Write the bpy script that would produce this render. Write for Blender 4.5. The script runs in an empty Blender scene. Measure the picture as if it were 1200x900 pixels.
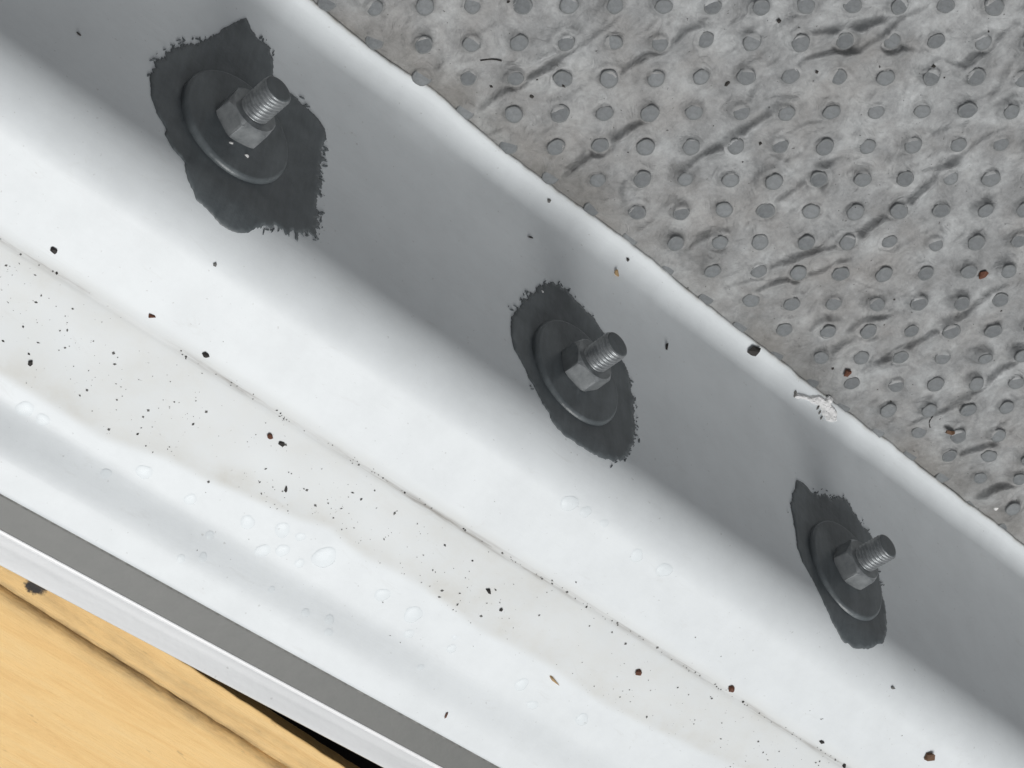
import bpy, bmesh, math, random
import numpy as np
from mathutils import Vector, Matrix
from mathutils.geometry import delaunay_2d_cdt

scene = bpy.context.scene
COL = scene.collection
rng = np.random.default_rng(7)
random.seed(7)

# ------------------------------------------------------------------ camera
# world: X runs along the moulded panel, Y across it, Z up
AX = np.array([[0.72849412, 0.49709011, 0.47137855],
               [0.63487514, -0.74838777, -0.19196174],
               [0.25735166, 0.43910952, -0.86078624]])     # camera right / down / forward -> world
CAM = np.array([-0.2381166, 0.07929152, 0.41295721])
FPX = 2200.0
cd = bpy.data.cameras.new('camera')
cam = bpy.data.objects.new('camera', cd)
COL.objects.link(cam)
cd.sensor_width = 36.0
cd.lens = 36.0 * FPX / 1200.0
cd.clip_start = 0.01
cd.clip_end = 50.0
R = Matrix([list(AX[:, 0]), list(-AX[:, 1]), list(-AX[:, 2])]).transposed()
cam.matrix_world = Matrix.Translation(Vector(CAM)) @ R.to_4x4()
scene.camera = cam

# ------------------------------------------------------------------ light
SUN_EL, SUN_AZ = 66.5, 144.0        # azimuth in degrees, clockwise from +Y
world = bpy.data.worlds.new('World')
scene.world = world
world.use_nodes = True
wn = world.node_tree.nodes
wl = world.node_tree.links
bg = wn['Background']
sky = wn.new('ShaderNodeTexSky')
sky.sky_type = 'NISHITA'
sky.sun_disc = False
sky.sun_elevation = math.radians(SUN_EL)
sky.sun_rotation = math.radians(SUN_AZ)
sky.air_density = 1.0
sky.dust_density = 6.0
sky.ozone_density = 0.6
hs = wn.new('ShaderNodeHueSaturation')
hs.inputs['Saturation'].default_value = 0.22
wl.new(sky.outputs['Color'], hs.inputs['Color'])
wl.new(hs.outputs['Color'], bg.inputs['Color'])
bg.inputs['Strength'].default_value = 0.05
sd = bpy.data.lights.new('sun', 'SUN')
sd.energy = 2.15
sd.angle = math.radians(30.0)
sd.color = (1.0, 0.995, 0.98)
sun = bpy.data.objects.new('sun', sd)
COL.objects.link(sun)
az, el = math.radians(SUN_AZ), math.radians(SUN_EL)
sdir = Vector((math.sin(az) * math.cos(el), math.cos(az) * math.cos(el), math.sin(el)))
sun.location = sdir * 2.0
sun.rotation_euler = sdir.to_track_quat('Z', 'Y').to_euler()
scene.view_settings.view_transform = 'Standard'
scene.view_settings.look = 'None'
scene.view_settings.exposure = -0.08
scene.view_settings.gamma = 1.0
scene.view_settings.use_curve_mapping = False
scene.render.engine = 'CYCLES'

# ------------------------------------------------------------------ helpers
def ray(px, py):
    return AX @ np.array([(px - 600) / FPX, (py - 450) / FPX, 1.0])
def hit_z(px, py, z):
    r = ray(px, py)
    return CAM + (z - CAM[2]) / r[2] * r
def tag(o, label=None, cat=None, group=None, kind=None):
    if label: o['label'] = label
    if cat: o['category'] = cat
    if group: o['group'] = group
    if kind: o['kind'] = kind
    return o
def link(name, me, mat, parent=None):
    o = bpy.data.objects.new(name, me)
    COL.objects.link(o)
    if mat and not me.materials: me.materials.append(mat)
    if parent: o.parent = parent
    return o
def pydata(name, V, F, smooth=True):
    me = bpy.data.meshes.new(name)
    me.from_pydata([tuple(v) for v in V], [], [tuple(f) for f in F])
    me.update()
    if smooth: me.shade_smooth()
    return me
def grid_mesh(name, P, smooth=True):
    """P: (rows, cols, 3) array"""
    r, c, _ = P.shape
    me = bpy.data.meshes.new(name)
    idx = np.arange(r * c).reshape(r, c)
    q = np.stack([idx[:-1, :-1], idx[1:, :-1], idx[1:, 1:], idx[:-1, 1:]], -1).reshape(-1, 4)
    me.vertices.add(r * c)
    me.vertices.foreach_set('co', P.reshape(-1).astype(np.float32))
    me.loops.add(q.size)
    me.loops.foreach_set('vertex_index', q.reshape(-1).astype(np.int32))
    me.polygons.add(len(q))
    me.polygons.foreach_set('loop_start', np.arange(0, q.size, 4, dtype=np.int32))
    me.polygons.foreach_set('loop_total', np.full(len(q), 4, dtype=np.int32))
    me.update(calc_edges=True)
    if smooth: me.shade_smooth()
    return me
def bm_mesh(name, bm, smooth=False):
    me = bpy.data.meshes.new(name)
    bm.normal_update()
    bm.to_mesh(me)
    bm.free()
    if smooth: me.shade_smooth()
    return me
def sstep(a, b, x):
    t = np.clip((x - a) / (b - a), 0, 1)
    return t * t * (3 - 2 * t)
_tab = np.random.default_rng(11).random((256, 256))
def vnoise(x, y):
    xi = np.floor(x).astype(int); yi = np.floor(y).astype(int)
    fx = x - xi; fy = y - yi
    fx = fx * fx * (3 - 2 * fx); fy = fy * fy * (3 - 2 * fy)
    g = lambda a, b: _tab[a % 256, b % 256]
    return ((g(xi, yi) * (1 - fx) + g(xi + 1, yi) * fx) * (1 - fy)
            + (g(xi, yi + 1) * (1 - fx) + g(xi + 1, yi + 1) * fx) * fy) * 2 - 1
def fbm(x, y, o=4):
    s = 0; a = 1.0
    for k in range(o):
        s = s + a * vnoise(x * 2 ** k + 17 * k, y * 2 ** k + 31 * k); a *= 0.5
    return s

# ------------------------------------------------------------------ materials
class Mat:
    def __init__(s, name, col=(.5, .5, .5), rough=.5, metal=0.0, spec=.5):
        s.m = bpy.data.materials.new(name)
        s.m.use_nodes = True
        s.n = s.m.node_tree.nodes; s.l = s.m.node_tree.links
        s.b = s.n['Principled BSDF']
        s.b.inputs['Base Color'].default_value = (*col, 1)
        s.b.inputs['Roughness'].default_value = rough
        s.b.inputs['Metallic'].default_value = metal
        s.b.inputs['Specular IOR Level'].default_value = spec
        s.tc = s.n.new('ShaderNodeTexCoord')
    def out(s, src, key): s.l.new(src, s.b.inputs[key])
    def coord(s, scale=(1, 1, 1), rot=(0, 0, 0)):
        mp = s.n.new('ShaderNodeMapping')
        mp.inputs['Scale'].default_value = scale
        mp.inputs['Rotation'].default_value = rot
        s.l.new(s.tc.outputs['Object'], mp.inputs['Vector'])
        return mp.outputs['Vector']
    def noise(s, scale, detail=4, rough=.55, vec=None, dist=0):
        t = s.n.new('ShaderNodeTexNoise')
        t.inputs['Scale'].default_value = scale
        t.inputs['Detail'].default_value = detail
        t.inputs['Roughness'].default_value = rough
        t.inputs['Distortion'].default_value = dist
        s.l.new(vec if vec else s.tc.outputs['Object'], t.inputs['Vector'])
        return t.outputs['Fac']
    def ramp(s, fac, stops):
        r = s.n.new('ShaderNodeValToRGB')
        e = r.color_ramp.elements
        while len(e) < len(stops): e.new(.5)
        for q, (p, c) in zip(e, stops):
            q.position = p
            q.color = (*c, 1) if isinstance(c, tuple) else (c, c, c, 1)
        s.l.new(fac, r.inputs['Fac'])
        return r.outputs['Color']
    def mix(s, fac, a, b, mode='MIX'):
        x = s.n.new('ShaderNodeMix'); x.data_type = 'RGBA'; x.blend_type = mode
        for k, v in ((0, fac), (6, a), (7, b)):
            if isinstance(v, (int, float)): x.inputs[k].default_value = v
            elif isinstance(v, tuple): x.inputs[k].default_value = (*v, 1)
            else: s.l.new(v, x.inputs[k])
        return x.outputs[2]
    def math(s, op, a, b):
        x = s.n.new('ShaderNodeMath'); x.operation = op
        for k, v in ((0, a), (1, b)):
            if isinstance(v, (int, float)): x.inputs[k].default_value = v
            else: s.l.new(v, x.inputs[k])
        return x.outputs[0]
    def attr(s, name):
        a = s.n.new('ShaderNodeAttribute'); a.attribute_name = name
        return a.outputs['Fac']
    def bump(s, h, strength, dist):
        b = s.n.new('ShaderNodeBump')
        b.inputs['Strength'].default_value = strength
        b.inputs['Distance'].default_value = dist
        s.l.new(h, b.inputs['Height'])
        s.l.new(b.outputs['Normal'], s.b.inputs['Normal'])

# white gelcoat
M = Mat('white_gelcoat', (.78, .79, .80), .34)
dirt = M.attr('dirt'); line = M.attr('groove'); rim = M.attr('rim')
mot = M.ramp(M.noise(70, 7, .68), [(.3, .80), (.6, 1.0)])
scuff = M.ramp(M.noise(130, 6, .75, M.coord((.6, 1.6, 1.6), (.4, .2, .7)), .8), [(.60, 0.0), (.74, 1.0)])
base = M.mix(.35, (.765, .805, .825), mot, 'MULTIPLY')
base = M.mix(M.math('MULTIPLY', scuff, .22), base, (.52, .52, .50))
dn = M.ramp(M.noise(140, 6, .65), [(.3, .35), (.65, 1.0)])
dirty = M.mix(M.math('MULTIPLY', dirt, dn), base, (.60, .595, .555))
streak = M.ramp(M.noise(60, 6, .7, M.coord((1.0, 14.0, 14.0))), [(.42, 0.0), (.62, 1.0)])
dirty = M.mix(M.math('MULTIPLY', line, M.math('ADD', .25, streak)), dirty, (.30, .29, .27))
tan = M.ramp(M.noise(210, 5, .7), [(.45, 0.0), (.7, 1.0)])
dirty = M.mix(M.math('MULTIPLY', rim, M.math('ADD', .3, tan)), dirty, (.36, .33, .27))
sp = M.ramp(M.noise(900, 2, .5), [(.72, 0.0), (.76, 1.0)])
dirty = M.mix(M.math('MULTIPLY', sp, .35), dirty, (.35, .35, .34))
M.out(dirty, 'Base Color')
M.out(M.math('ADD', .44, M.math('MULTIPLY', dirt, .2)), 'Roughness')
rib = M.noise(1.0, 3, .5, M.coord((8, 620, 620)))
M.bump(M.math('ADD', M.math('MULTIPLY', M.noise(420, 4, .6), .5), M.math('MULTIPLY', rib, .35)), .14, .0005)
GEL = M.m

M = Mat('grey_primer_paint', (.085, .095, .10), .36)
c = M.ramp(M.noise(120, 6, .6), [(.3, (.095, .110, .118)), (.7, (.150, .169, .178))])
br = M.ramp(M.noise(90, 5, .7, M.coord((6, 1, 1), (0, 0, .4))), [(.3, .85), (.7, 1.12)])
M.out(M.mix(1.0, c, br, 'MULTIPLY'), 'Base Color')
M.bump(M.noise(260, 5, .65), .35, .0006)
PRIMER = M.m

M = Mat('painted_nut_steel', (.22, .235, .245), .3, .35)
c = M.ramp(M.noise(300, 6, .65), [(.3, (.19, .205, .213)), (.7, (.34, .358, .368))])
M.out(c, 'Base Color')
M.bump(M.noise(700, 5, .65), .25, .0004)
NUT = M.m
M = Mat('zinc_thread_steel', (.3, .32, .335), .36, .55)
c = M.ramp(M.noise(500, 6, .65), [(.3, (.2, .215, .225)), (.7, (.42, .44, .45))])
M.out(c, 'Base Color')
M.bump(M.noise(900, 4, .6), .2, .0003)
ZINC = M.m

M = Mat('white_trim_paint', (.76, .775, .785), .38)
c = M.ramp(M.noise(30, 6, .6, M.coord((1, 12, 12))), [(.3, (.55, .565, .575)), (.7, (.63, .645, .655))])
sp = M.ramp(M.noise(700, 2, .5), [(.74, 0.0), (.78, 1.0)])
M.out(M.mix(M.math('MULTIPLY', sp, .5), c, (.35, .35, .35)), 'Base Color')
M.bump(M.noise(500, 4, .6), .1, .0005)
TRIM = M.m

M = Mat('grey_web_coating', (.21, .22, .215), .45)
c = M.ramp(M.noise(260, 5, .6), [(.3, (.106, .111, .104)), (.7, (.122, .126, .118))])
M.out(c, 'Base Color')
M.bump(M.noise(900, 3, .6), .12, .0003)
GREYWEB = M.m
M = Mat('highlight_bead_white', (.86, .87, .88), .3)  # whiter colour paints the bright highlight along the lip's bevel
M.out(M.ramp(M.noise(300, 4, .6), [(.3, (.82, .83, .84)), (.7, (.88, .89, .90))]), 'Base Color')
HIGHLIGHT = M.m

def wood(name, knot=None):
    M = Mat(name, (.6, .4, .16), .55)
    v = M.coord((2.2, 30, 30), (0, 0, .17))
    g1 = M.noise(9, 7, .62, v, 1.2)
    g2 = M.noise(42, 5, .6, v)
    c = M.ramp(g1, [(.25, (.86, .52, .19)), (.5, (.95, .63, .26)), (.78, (.96, .68, .32))])
    f = M.ramp(g2, [(.35, .95), (.65, 1.0)])
    c = M.mix(.8, c, f, 'MULTIPLY')
    big = M.ramp(M.noise(9, 4, .6), [(.35, 0.0), (.75, 1.0)])
    c = M.mix(M.math('MULTIPLY', big, .4), c, (.95, .67, .31))
    st = M.attr('shade_and_stain')  # painted shade by the joint, plus weathering on the strip
    sn = M.ramp(M.noise(60, 6, .7, M.coord((1, 4, 4))), [(.35, .15), (.65, 1.0)])
    c = M.mix(M.math('MULTIPLY', st, sn), c, (.17, .105, .05))
    kn = M.attr('knot')
    kk = M.ramp(M.math('ADD', kn, M.math('MULTIPLY', M.noise(480, 8, .8), .9)), [(.84, 0.0), (1.0, 1.0)])
    c = M.mix(kk, c, (.018, .015, .013))
    pore = M.ramp(M.noise(420, 3, .6, M.coord((.25, 1, 1))), [(.68, 0.0), (.74, 1.0)])
    c = M.mix(M.math('MULTIPLY', pore, .4), c, (.26, .15, .07))
    M.out(c, 'Base Color')
    fib = M.ramp(M.noise(70, 6, .7, M.coord((3, 60, 60), (0, 0, .17))), [(.56, 0.0), (.70, 1.0)])
    c2 = M.mix(M.math('MULTIPLY', fib, .2), c, (.50, .27, .09))
    M.out(c2, 'Base Color')
    M.bump(M.noise(70, 8, .75, v), .4, .0008)
    return M.m
WOOD = wood('pine_wood')

M = Mat('grey_mat_film', (.3, .3, .3), .55)
n1 = M.ramp(M.noise(85, 7, .68), [(.30, (.175, .18, .182)), (.50, (.29, .298, .302)), (.70, (.45, .465, .47))])
warm = M.ramp(M.noise(38, 5, .6, M.coord((1, 1, 1), (0, 0, 1.0))), [(.45, 0.0), (.7, 1.0)])
c = M.mix(M.math('MULTIPLY', warm, .55), n1, (.29, .276, .262))
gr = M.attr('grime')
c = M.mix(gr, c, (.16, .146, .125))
fine = M.ramp(M.noise(520, 5, .7), [(.3, .82), (.7, 1.08)])
c = M.mix(1.0, c, fine, 'MULTIPLY')
sp = M.ramp(M.noise(800, 2, .5), [(.73, 0.0), (.76, 1.0)])
c = M.mix(M.math('MULTIPLY', sp, .8), c, (.05, .05, .05))
M.out(c, 'Base Color')
crum = M.ramp(M.noise(130, 5, .6, None, 1.5), [(.40, 0.0), (.5, 1.0), (.60, 0.0)])
M.bump(M.math('ADD', M.math('MULTIPLY', M.noise(420, 6, .65), .7), M.math('MULTIPLY', crum, .25)), .5, .0010)
FILM = M.m
M = Mat('blue_grey_nub', (.19, .205, .215), .5)
oi = M.n.new('ShaderNodeObjectInfo')
c = M.ramp(oi.outputs['Random'], [(0, (.125, .136, .143)), (1, (.20, .214, .222))])
ln = M.n.new('ShaderNodeVectorMath'); ln.operation = 'LENGTH'
M.l.new(M.tc.outputs['Object'], ln.inputs[0])
rim_ = M.math('ADD', M.math('MULTIPLY', ln.outputs['Value'], 400.0), M.math('MULTIPLY', M.noise(650, 5, .7), .45))
c = M.mix(M.ramp(rim_, [(.95, 0.0), (1.2, 1.0)]), c, (.17, .18, .183))
f = M.ramp(M.noise(600, 5, .65), [(.3, .8), (.7, 1.1)])
M.out(M.mix(1.0, c, f, 'MULTIPLY'), 'Base Color')
M.bump(M.noise(420, 6, .7), .6, .0009)
NUB = M.m

def crumb_mat(name, a, b, rough=.7):
    M = Mat(name, a, rough)
    M.out(M.ramp(M.noise(700, 5, .7), [(.3, a), (.7, b)]), 'Base Color')
    return M.m
BLACK = crumb_mat('black_grit', (.012, .011, .010), (.045, .04, .036))
BROWN = crumb_mat('brown_bark', (.07, .035, .018), (.19, .10, .05))
RUST = crumb_mat('rust_brown_chip', (.04, .012, .008), (.20, .075, .035))
TAN = crumb_mat('tan_straw', (.36, .22, .10), (.55, .40, .22))
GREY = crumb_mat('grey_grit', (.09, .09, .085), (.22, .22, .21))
WHITE = crumb_mat('white_flake', (.7, .7, .69), (.85, .85, .84), .5)
DARKG = crumb_mat('dark_ground', (.018, .017, .016), (.04, .037, .033), .9)

M = Mat('torn_white_fibreglass', (.82, .82, .80), .5)
M.out(M.ramp(M.noise(600, 5, .7), [(.25, (.80, .80, .79)), (.6, (.90, .90, .90))]), 'Base Color')
TORN = M.m

m = bpy.data.materials.new('clear_water'); m.use_nodes = True
nt = m.node_tree; nt.nodes.remove(nt.nodes['Principled BSDF'])
tr = nt.nodes.new('ShaderNodeBsdfTransparent'); tr.inputs[0].default_value = (.972, .977, .98, 1)
gl = nt.nodes.new('ShaderNodeBsdfGlossy'); gl.inputs['Roughness'].default_value = .2
fr = nt.nodes.new('ShaderNodeFresnel'); fr.inputs['IOR'].default_value = 1.19
mx = nt.nodes.new('ShaderNodeMixShader')
nt.links.new(fr.outputs[0], mx.inputs[0]); nt.links.new(tr.outputs[0], mx.inputs[1]); nt.links.new(gl.outputs[0], mx.inputs[2])
nt.links.new(mx.outputs[0], nt.nodes['Material Output'].inputs['Surface'])
WATER = m

# ------------------------------------------------------------------ ground under everything
GZ = -.0500
gp = np.zeros((2, 2, 3)); gp[:, :, 2] = GZ
gp[0, :, 0] = -1.2; gp[1, :, 0] = 1.2; gp[:, 0, 1] = -1.0; gp[:, 1, 1] = 1.0
tag(link('ground', grid_mesh('ground', gp, False), DARKG), kind='structure')

# ------------------------------------------------------------------ moulded white panel
TH = math.radians(65)
WC, WS = math.cos(TH), math.sin(TH)
T_TOP, R_TOP = -.0195, .0175
T_BOT, R_BOT = .0425, .0090
TH_A, TH_B = math.radians(69), math.radians(57.5)   # the wall is slightly dished
def wpt(t):
    k = np.linspace(0, t, 40)
    a = TH_A + (TH_B - TH_A) * (k - T_TOP) / (T_BOT - T_TOP)
    a = a - (TH_A + (TH_B - TH_A) * (0 - T_TOP) / (T_BOT - T_TOP)) + TH
    d = np.diff(k)
    am = (a[1:] + a[:-1]) / 2
    return np.array([(np.cos(am) * d).sum(), -(np.sin(am) * d).sum()])
def profile():
    pts = []
    wt = wpt(T_TOP)
    c1 = wt - R_TOP * np.array([math.sin(TH_A), math.cos(TH_A)])
    ztop = c1[1] + R_TOP
    y0 = -.0945
    # rounded outer end of the floor
    pts += [(y0, ztop - .0030), (y0 + .00005, ztop - .0012), (y0 + .00035, ztop - .00035), (y0 + .0010, ztop)]
    for y in np.linspace(y0 + .0016, c1[0], 92): pts.append((y, ztop))
    for a in np.linspace(0, TH_A, 34)[1:]:
        pts.append((c1[0] + R_TOP * math.sin(a), c1[1] + R_TOP * math.cos(a)))
    for t in np.linspace(T_TOP, T_BOT, 34)[1:]:
        pts.append(tuple(wpt(t)))
    wb = wpt(T_BOT)
    c2 = wb + R_BOT * np.array([math.sin(TH_B), math.cos(TH_B)])
    for a in np.linspace(TH_B, math.radians(11), 30)[1:]:
        pts.append((c2[0] - R_BOT * math.sin(a), c2[1] - R_BOT * math.cos(a)))
    return pts, ztop
PROF, ZF = profile()
ye, ze = PROF[-1]
EDGE_Y = .0287
for k in range(1, 5):
    f = k / 4
    PROF.append((ye + (EDGE_Y - ye) * f, ze - (EDGE_Y - ye) * f * math.tan(math.radians(9))))
ye, ze = PROF[-1]
PROF += [(ye + .0004, ze - .0003), (ye + .0005, ze - .0010), (ye + .0003, ze - .0024), (ye - .003, ze - .0030)]
PROF = np.array(PROF)
LIPZ = ze
MATZ = ze - .0005
XS = np.arange(-.33, .46, .001)
NX, NP = len(XS), len(PROF)

bound_px = [(-120, 395), (0, 454), (57, 487), (117, 524), (151, 536), (192, 547), (240, 572), (300, 596), (348, 616), (384, 626), (404, 644),
            (424, 660), (460, 676), (489, 692), (531, 722), (561, 745), (599, 764), (644, 787), (667, 805), (708, 832), (770, 862), (860, 905), (1100, 1030)]
bound = np.array([hit_z(x, y, ZF)[:2] for x, y in bound_px])
GROOVE_Y = -.0433

def edge_wave(x):
    return .00032 * vnoise(x * 130, x * 0 + 3.3) + .00065 * vnoise(x * 48, x * 0 + 8.1) + .0006 * vnoise(x * 14, x * 0 + 1.7) + .00014 * vnoise(x * 420, x * 0 + 5)
X, J = np.meshgrid(XS, np.arange(NP), indexing='ij')
Yp = PROF[:, 0][None, :].repeat(NX, 0); Zp = PROF[:, 1][None, :].repeat(NX, 0)
# soft step along the outer floor and a scribed groove
amp = np.interp(XS, [-.33, -.14, -.03, .1, .46], [.0040, .0037, .0020, .0012, .0010])[:, None]
amp = amp * (1 + .15 * vnoise(XS * 22, XS * 0 + 2)[:, None])
onfloor = (Yp < -.0250)
yc = .0015 * vnoise(XS * 18, XS * 0 + 9)[:, None]
Zp = Zp + np.where(onfloor, amp * (sstep(-.0745, -.0880, Yp + yc) - sstep(-.0430, -.0770, Yp + yc)), 0)
gw = np.exp(-((Yp - GROOVE_Y - .0003 * vnoise(XS * 30, XS * 0 + 4)[:, None]) / .00065) ** 2)
Zp = Zp - .00022 * gw * onfloor
Zp = Zp - .0004 * sstep(GROOVE_Y + .004, GROOVE_Y, Yp) * sstep(GROOVE_Y - .012, GROOVE_Y, Yp) * onfloor
# hand-laid unevenness
Zp = Zp + .00016 * fbm(X * 22, Yp * 40, 2)
Yp = Yp + .00022 * fbm(X * 16, Zp * 30 + 7, 2) * sstep(-.02, 0, Yp)
lipw = sstep(-.028, LIPZ, PROF[:, 1])[None, :] * (PROF[:, 0] > .01)[None, :]
Yp = Yp + edge_wave(XS)[:, None] * lipw ** 2
Zp = Zp + (.0004 * vnoise(XS * 40, XS * 0 + 12))[:, None] * lipw ** 2
TOP = np.stack([X, Yp, Zp], -1)

def surf_fn(x, j):
    """surface point for fractional profile index"""
    i = np.clip((x - XS[0]) / .001, 0, NX - 2); i0 = int(i); fi = i - i0
    j = min(max(j, 0), NP - 1.001); j0 = int(j); fj = j - j0
    return ((TOP[i0, j0] * (1 - fj) + TOP[i0, j0 + 1] * fj) * (1 - fi) + (TOP[i0 + 1, j0] * (1 - fj) + TOP[i0 + 1, j0 + 1] * fj) * fi)
# projected vertices let us look up what a pixel sees on the panel
PC = (TOP - CAM) @ AX
PXY = np.stack([600 + FPX * PC[..., 0] / PC[..., 2], 450 + FPX * PC[..., 1] / PC[..., 2]], -1)
TU = np.stack(np.gradient(TOP, axis=0), 0); TV = np.stack(np.gradient(TOP, axis=1), 0)
NRM = np.cross(TU, TV); NRM /= np.linalg.norm(NRM, axis=-1, keepdims=True) + 1e-12
NRM *= np.sign(NRM[..., 2:3] + NRM[..., 1:2] * .3 + 1e-9)
def on_panel(px, py):
    """point and normal on the panel seen at a photo pixel"""
    d = (PXY[..., 0] - px) ** 2 + (PXY[..., 1] - py) ** 2
    k = np.unravel_index(np.argmin(d), d.shape)
    i, j = k
    P, N = TOP[i, j], NRM[i, j]
    r = ray(px, py)
    s = ((P - CAM) @ N) / (r @ N)
    Q = CAM + s * r
    return Q, N

# solid panel: top skin plus an under skin 3 mm below
n2 = np.zeros((NP, 2))
tg = np.gradient(PROF, axis=0); n2[:, 0] = -tg[:, 1]; n2[:, 1] = tg[:, 0]
n2 /= np.linalg.norm(n2, axis=1, keepdims=True)
sel = np.linspace(8, NP - 10, 40).astype(int)[::-1]
under = TOP[:, sel, :].copy()
under[:, :, 1] -= .0030 * n2[sel, 0]; under[:, :, 2] -= .0030 * n2[sel, 1]
ALL = np.concatenate([TOP, under, TOP[:, :1, :]], 1)
me = grid_mesh('moulded_panel', ALL[:, :, :])
yb = np.interp(TOP[:, :, 0].ravel(), bound[:, 0], bound[:, 1]).reshape(NX, NP)
D = sstep(-.0002, .0030, Yp - yb) * sstep(GROOVE_Y + .0045, GROOVE_Y - .0005, Yp) * onfloor
D = D * (.55 + .45 * np.exp(-((Yp - yb) / .006) ** 2)) + .12 * sstep(GROOVE_Y + .006, GROOVE_Y, Yp) * sstep(GROOVE_Y - .006, GROOVE_Y, Yp) * onfloor
D = D * (.75 + .25 * fbm(X * 60, Yp * 90, 3))
D = np.clip(D, 0, 1)
G = np.exp(-((Yp - GROOVE_Y - .0003 * vnoise(XS * 30, XS * 0 + 4)[:, None]) / .0006) ** 2) * onfloor
G = G * np.clip(.55 + .6 * vnoise(XS * 35, XS * 0 + 20)[:, None] + .3 * vnoise(XS * 160, XS * 0 + 21)[:, None], .08, 1)
RM = np.zeros((NX, NP)); RM[:, -4:] = .7; RM[:, -5] = .3; RM[:, -6] = .1
for nm, A in (('dirt', D), ('groove', G), ('rim', RM)):
    full = np.concatenate([A, np.zeros((NX, len(sel))), A[:, :1]], 1).astype(np.float32)
    at = me.attributes.new(nm, 'FLOAT', 'POINT'); at.data.foreach_set('value', full.ravel())
PANEL = tag(link('moulded_panel', me, GEL),
            'white moulded fibreglass panel with rounded shoulder and wavy cut lip, bolted through its sloping side', 'panel')

# ------------------------------------------------------------------ wall frame for bolts and paint
UW = np.array([1.0, 0, 0])
MW = np.array([0, -WC, WS])       # up the wall
NW = np.array([0, WS, WC])        # out of the wall
def wall_hit(px, py):
    r = ray(px, py); s = -(CAM @ NW) / (r @ NW)
    return CAM + s * r
def wall_offset(x, t):
    """how far the uneven panel stands proud of the ideal wall plane at (x, t)"""
    i = int(np.clip(round((x - XS[0]) / .001), 0, NX - 1))
    row = TOP[i]
    tt = -(row @ MW); dd = row @ NW
    lo, hi = 96, NP - 8
    order = np.argsort(tt[lo:hi])
    return np.interp(t, tt[lo:hi][order], dd[lo:hi][order])

def resample(pts, closed, step):
    P = np.array(pts, float)
    if closed: P = np.vstack([P, P[:1]])
    seg = np.linalg.norm(np.diff(P[:, :2], axis=0), axis=1)
    s = np.concatenate([[0], np.cumsum(seg)])
    n = max(int(s[-1] / step), 6)
    q = np.linspace(0, s[-1], n, endpoint=not closed)
    return np.stack([np.interp(q, s, P[:, k]) for k in range(P.shape[1])], 1)

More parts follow.
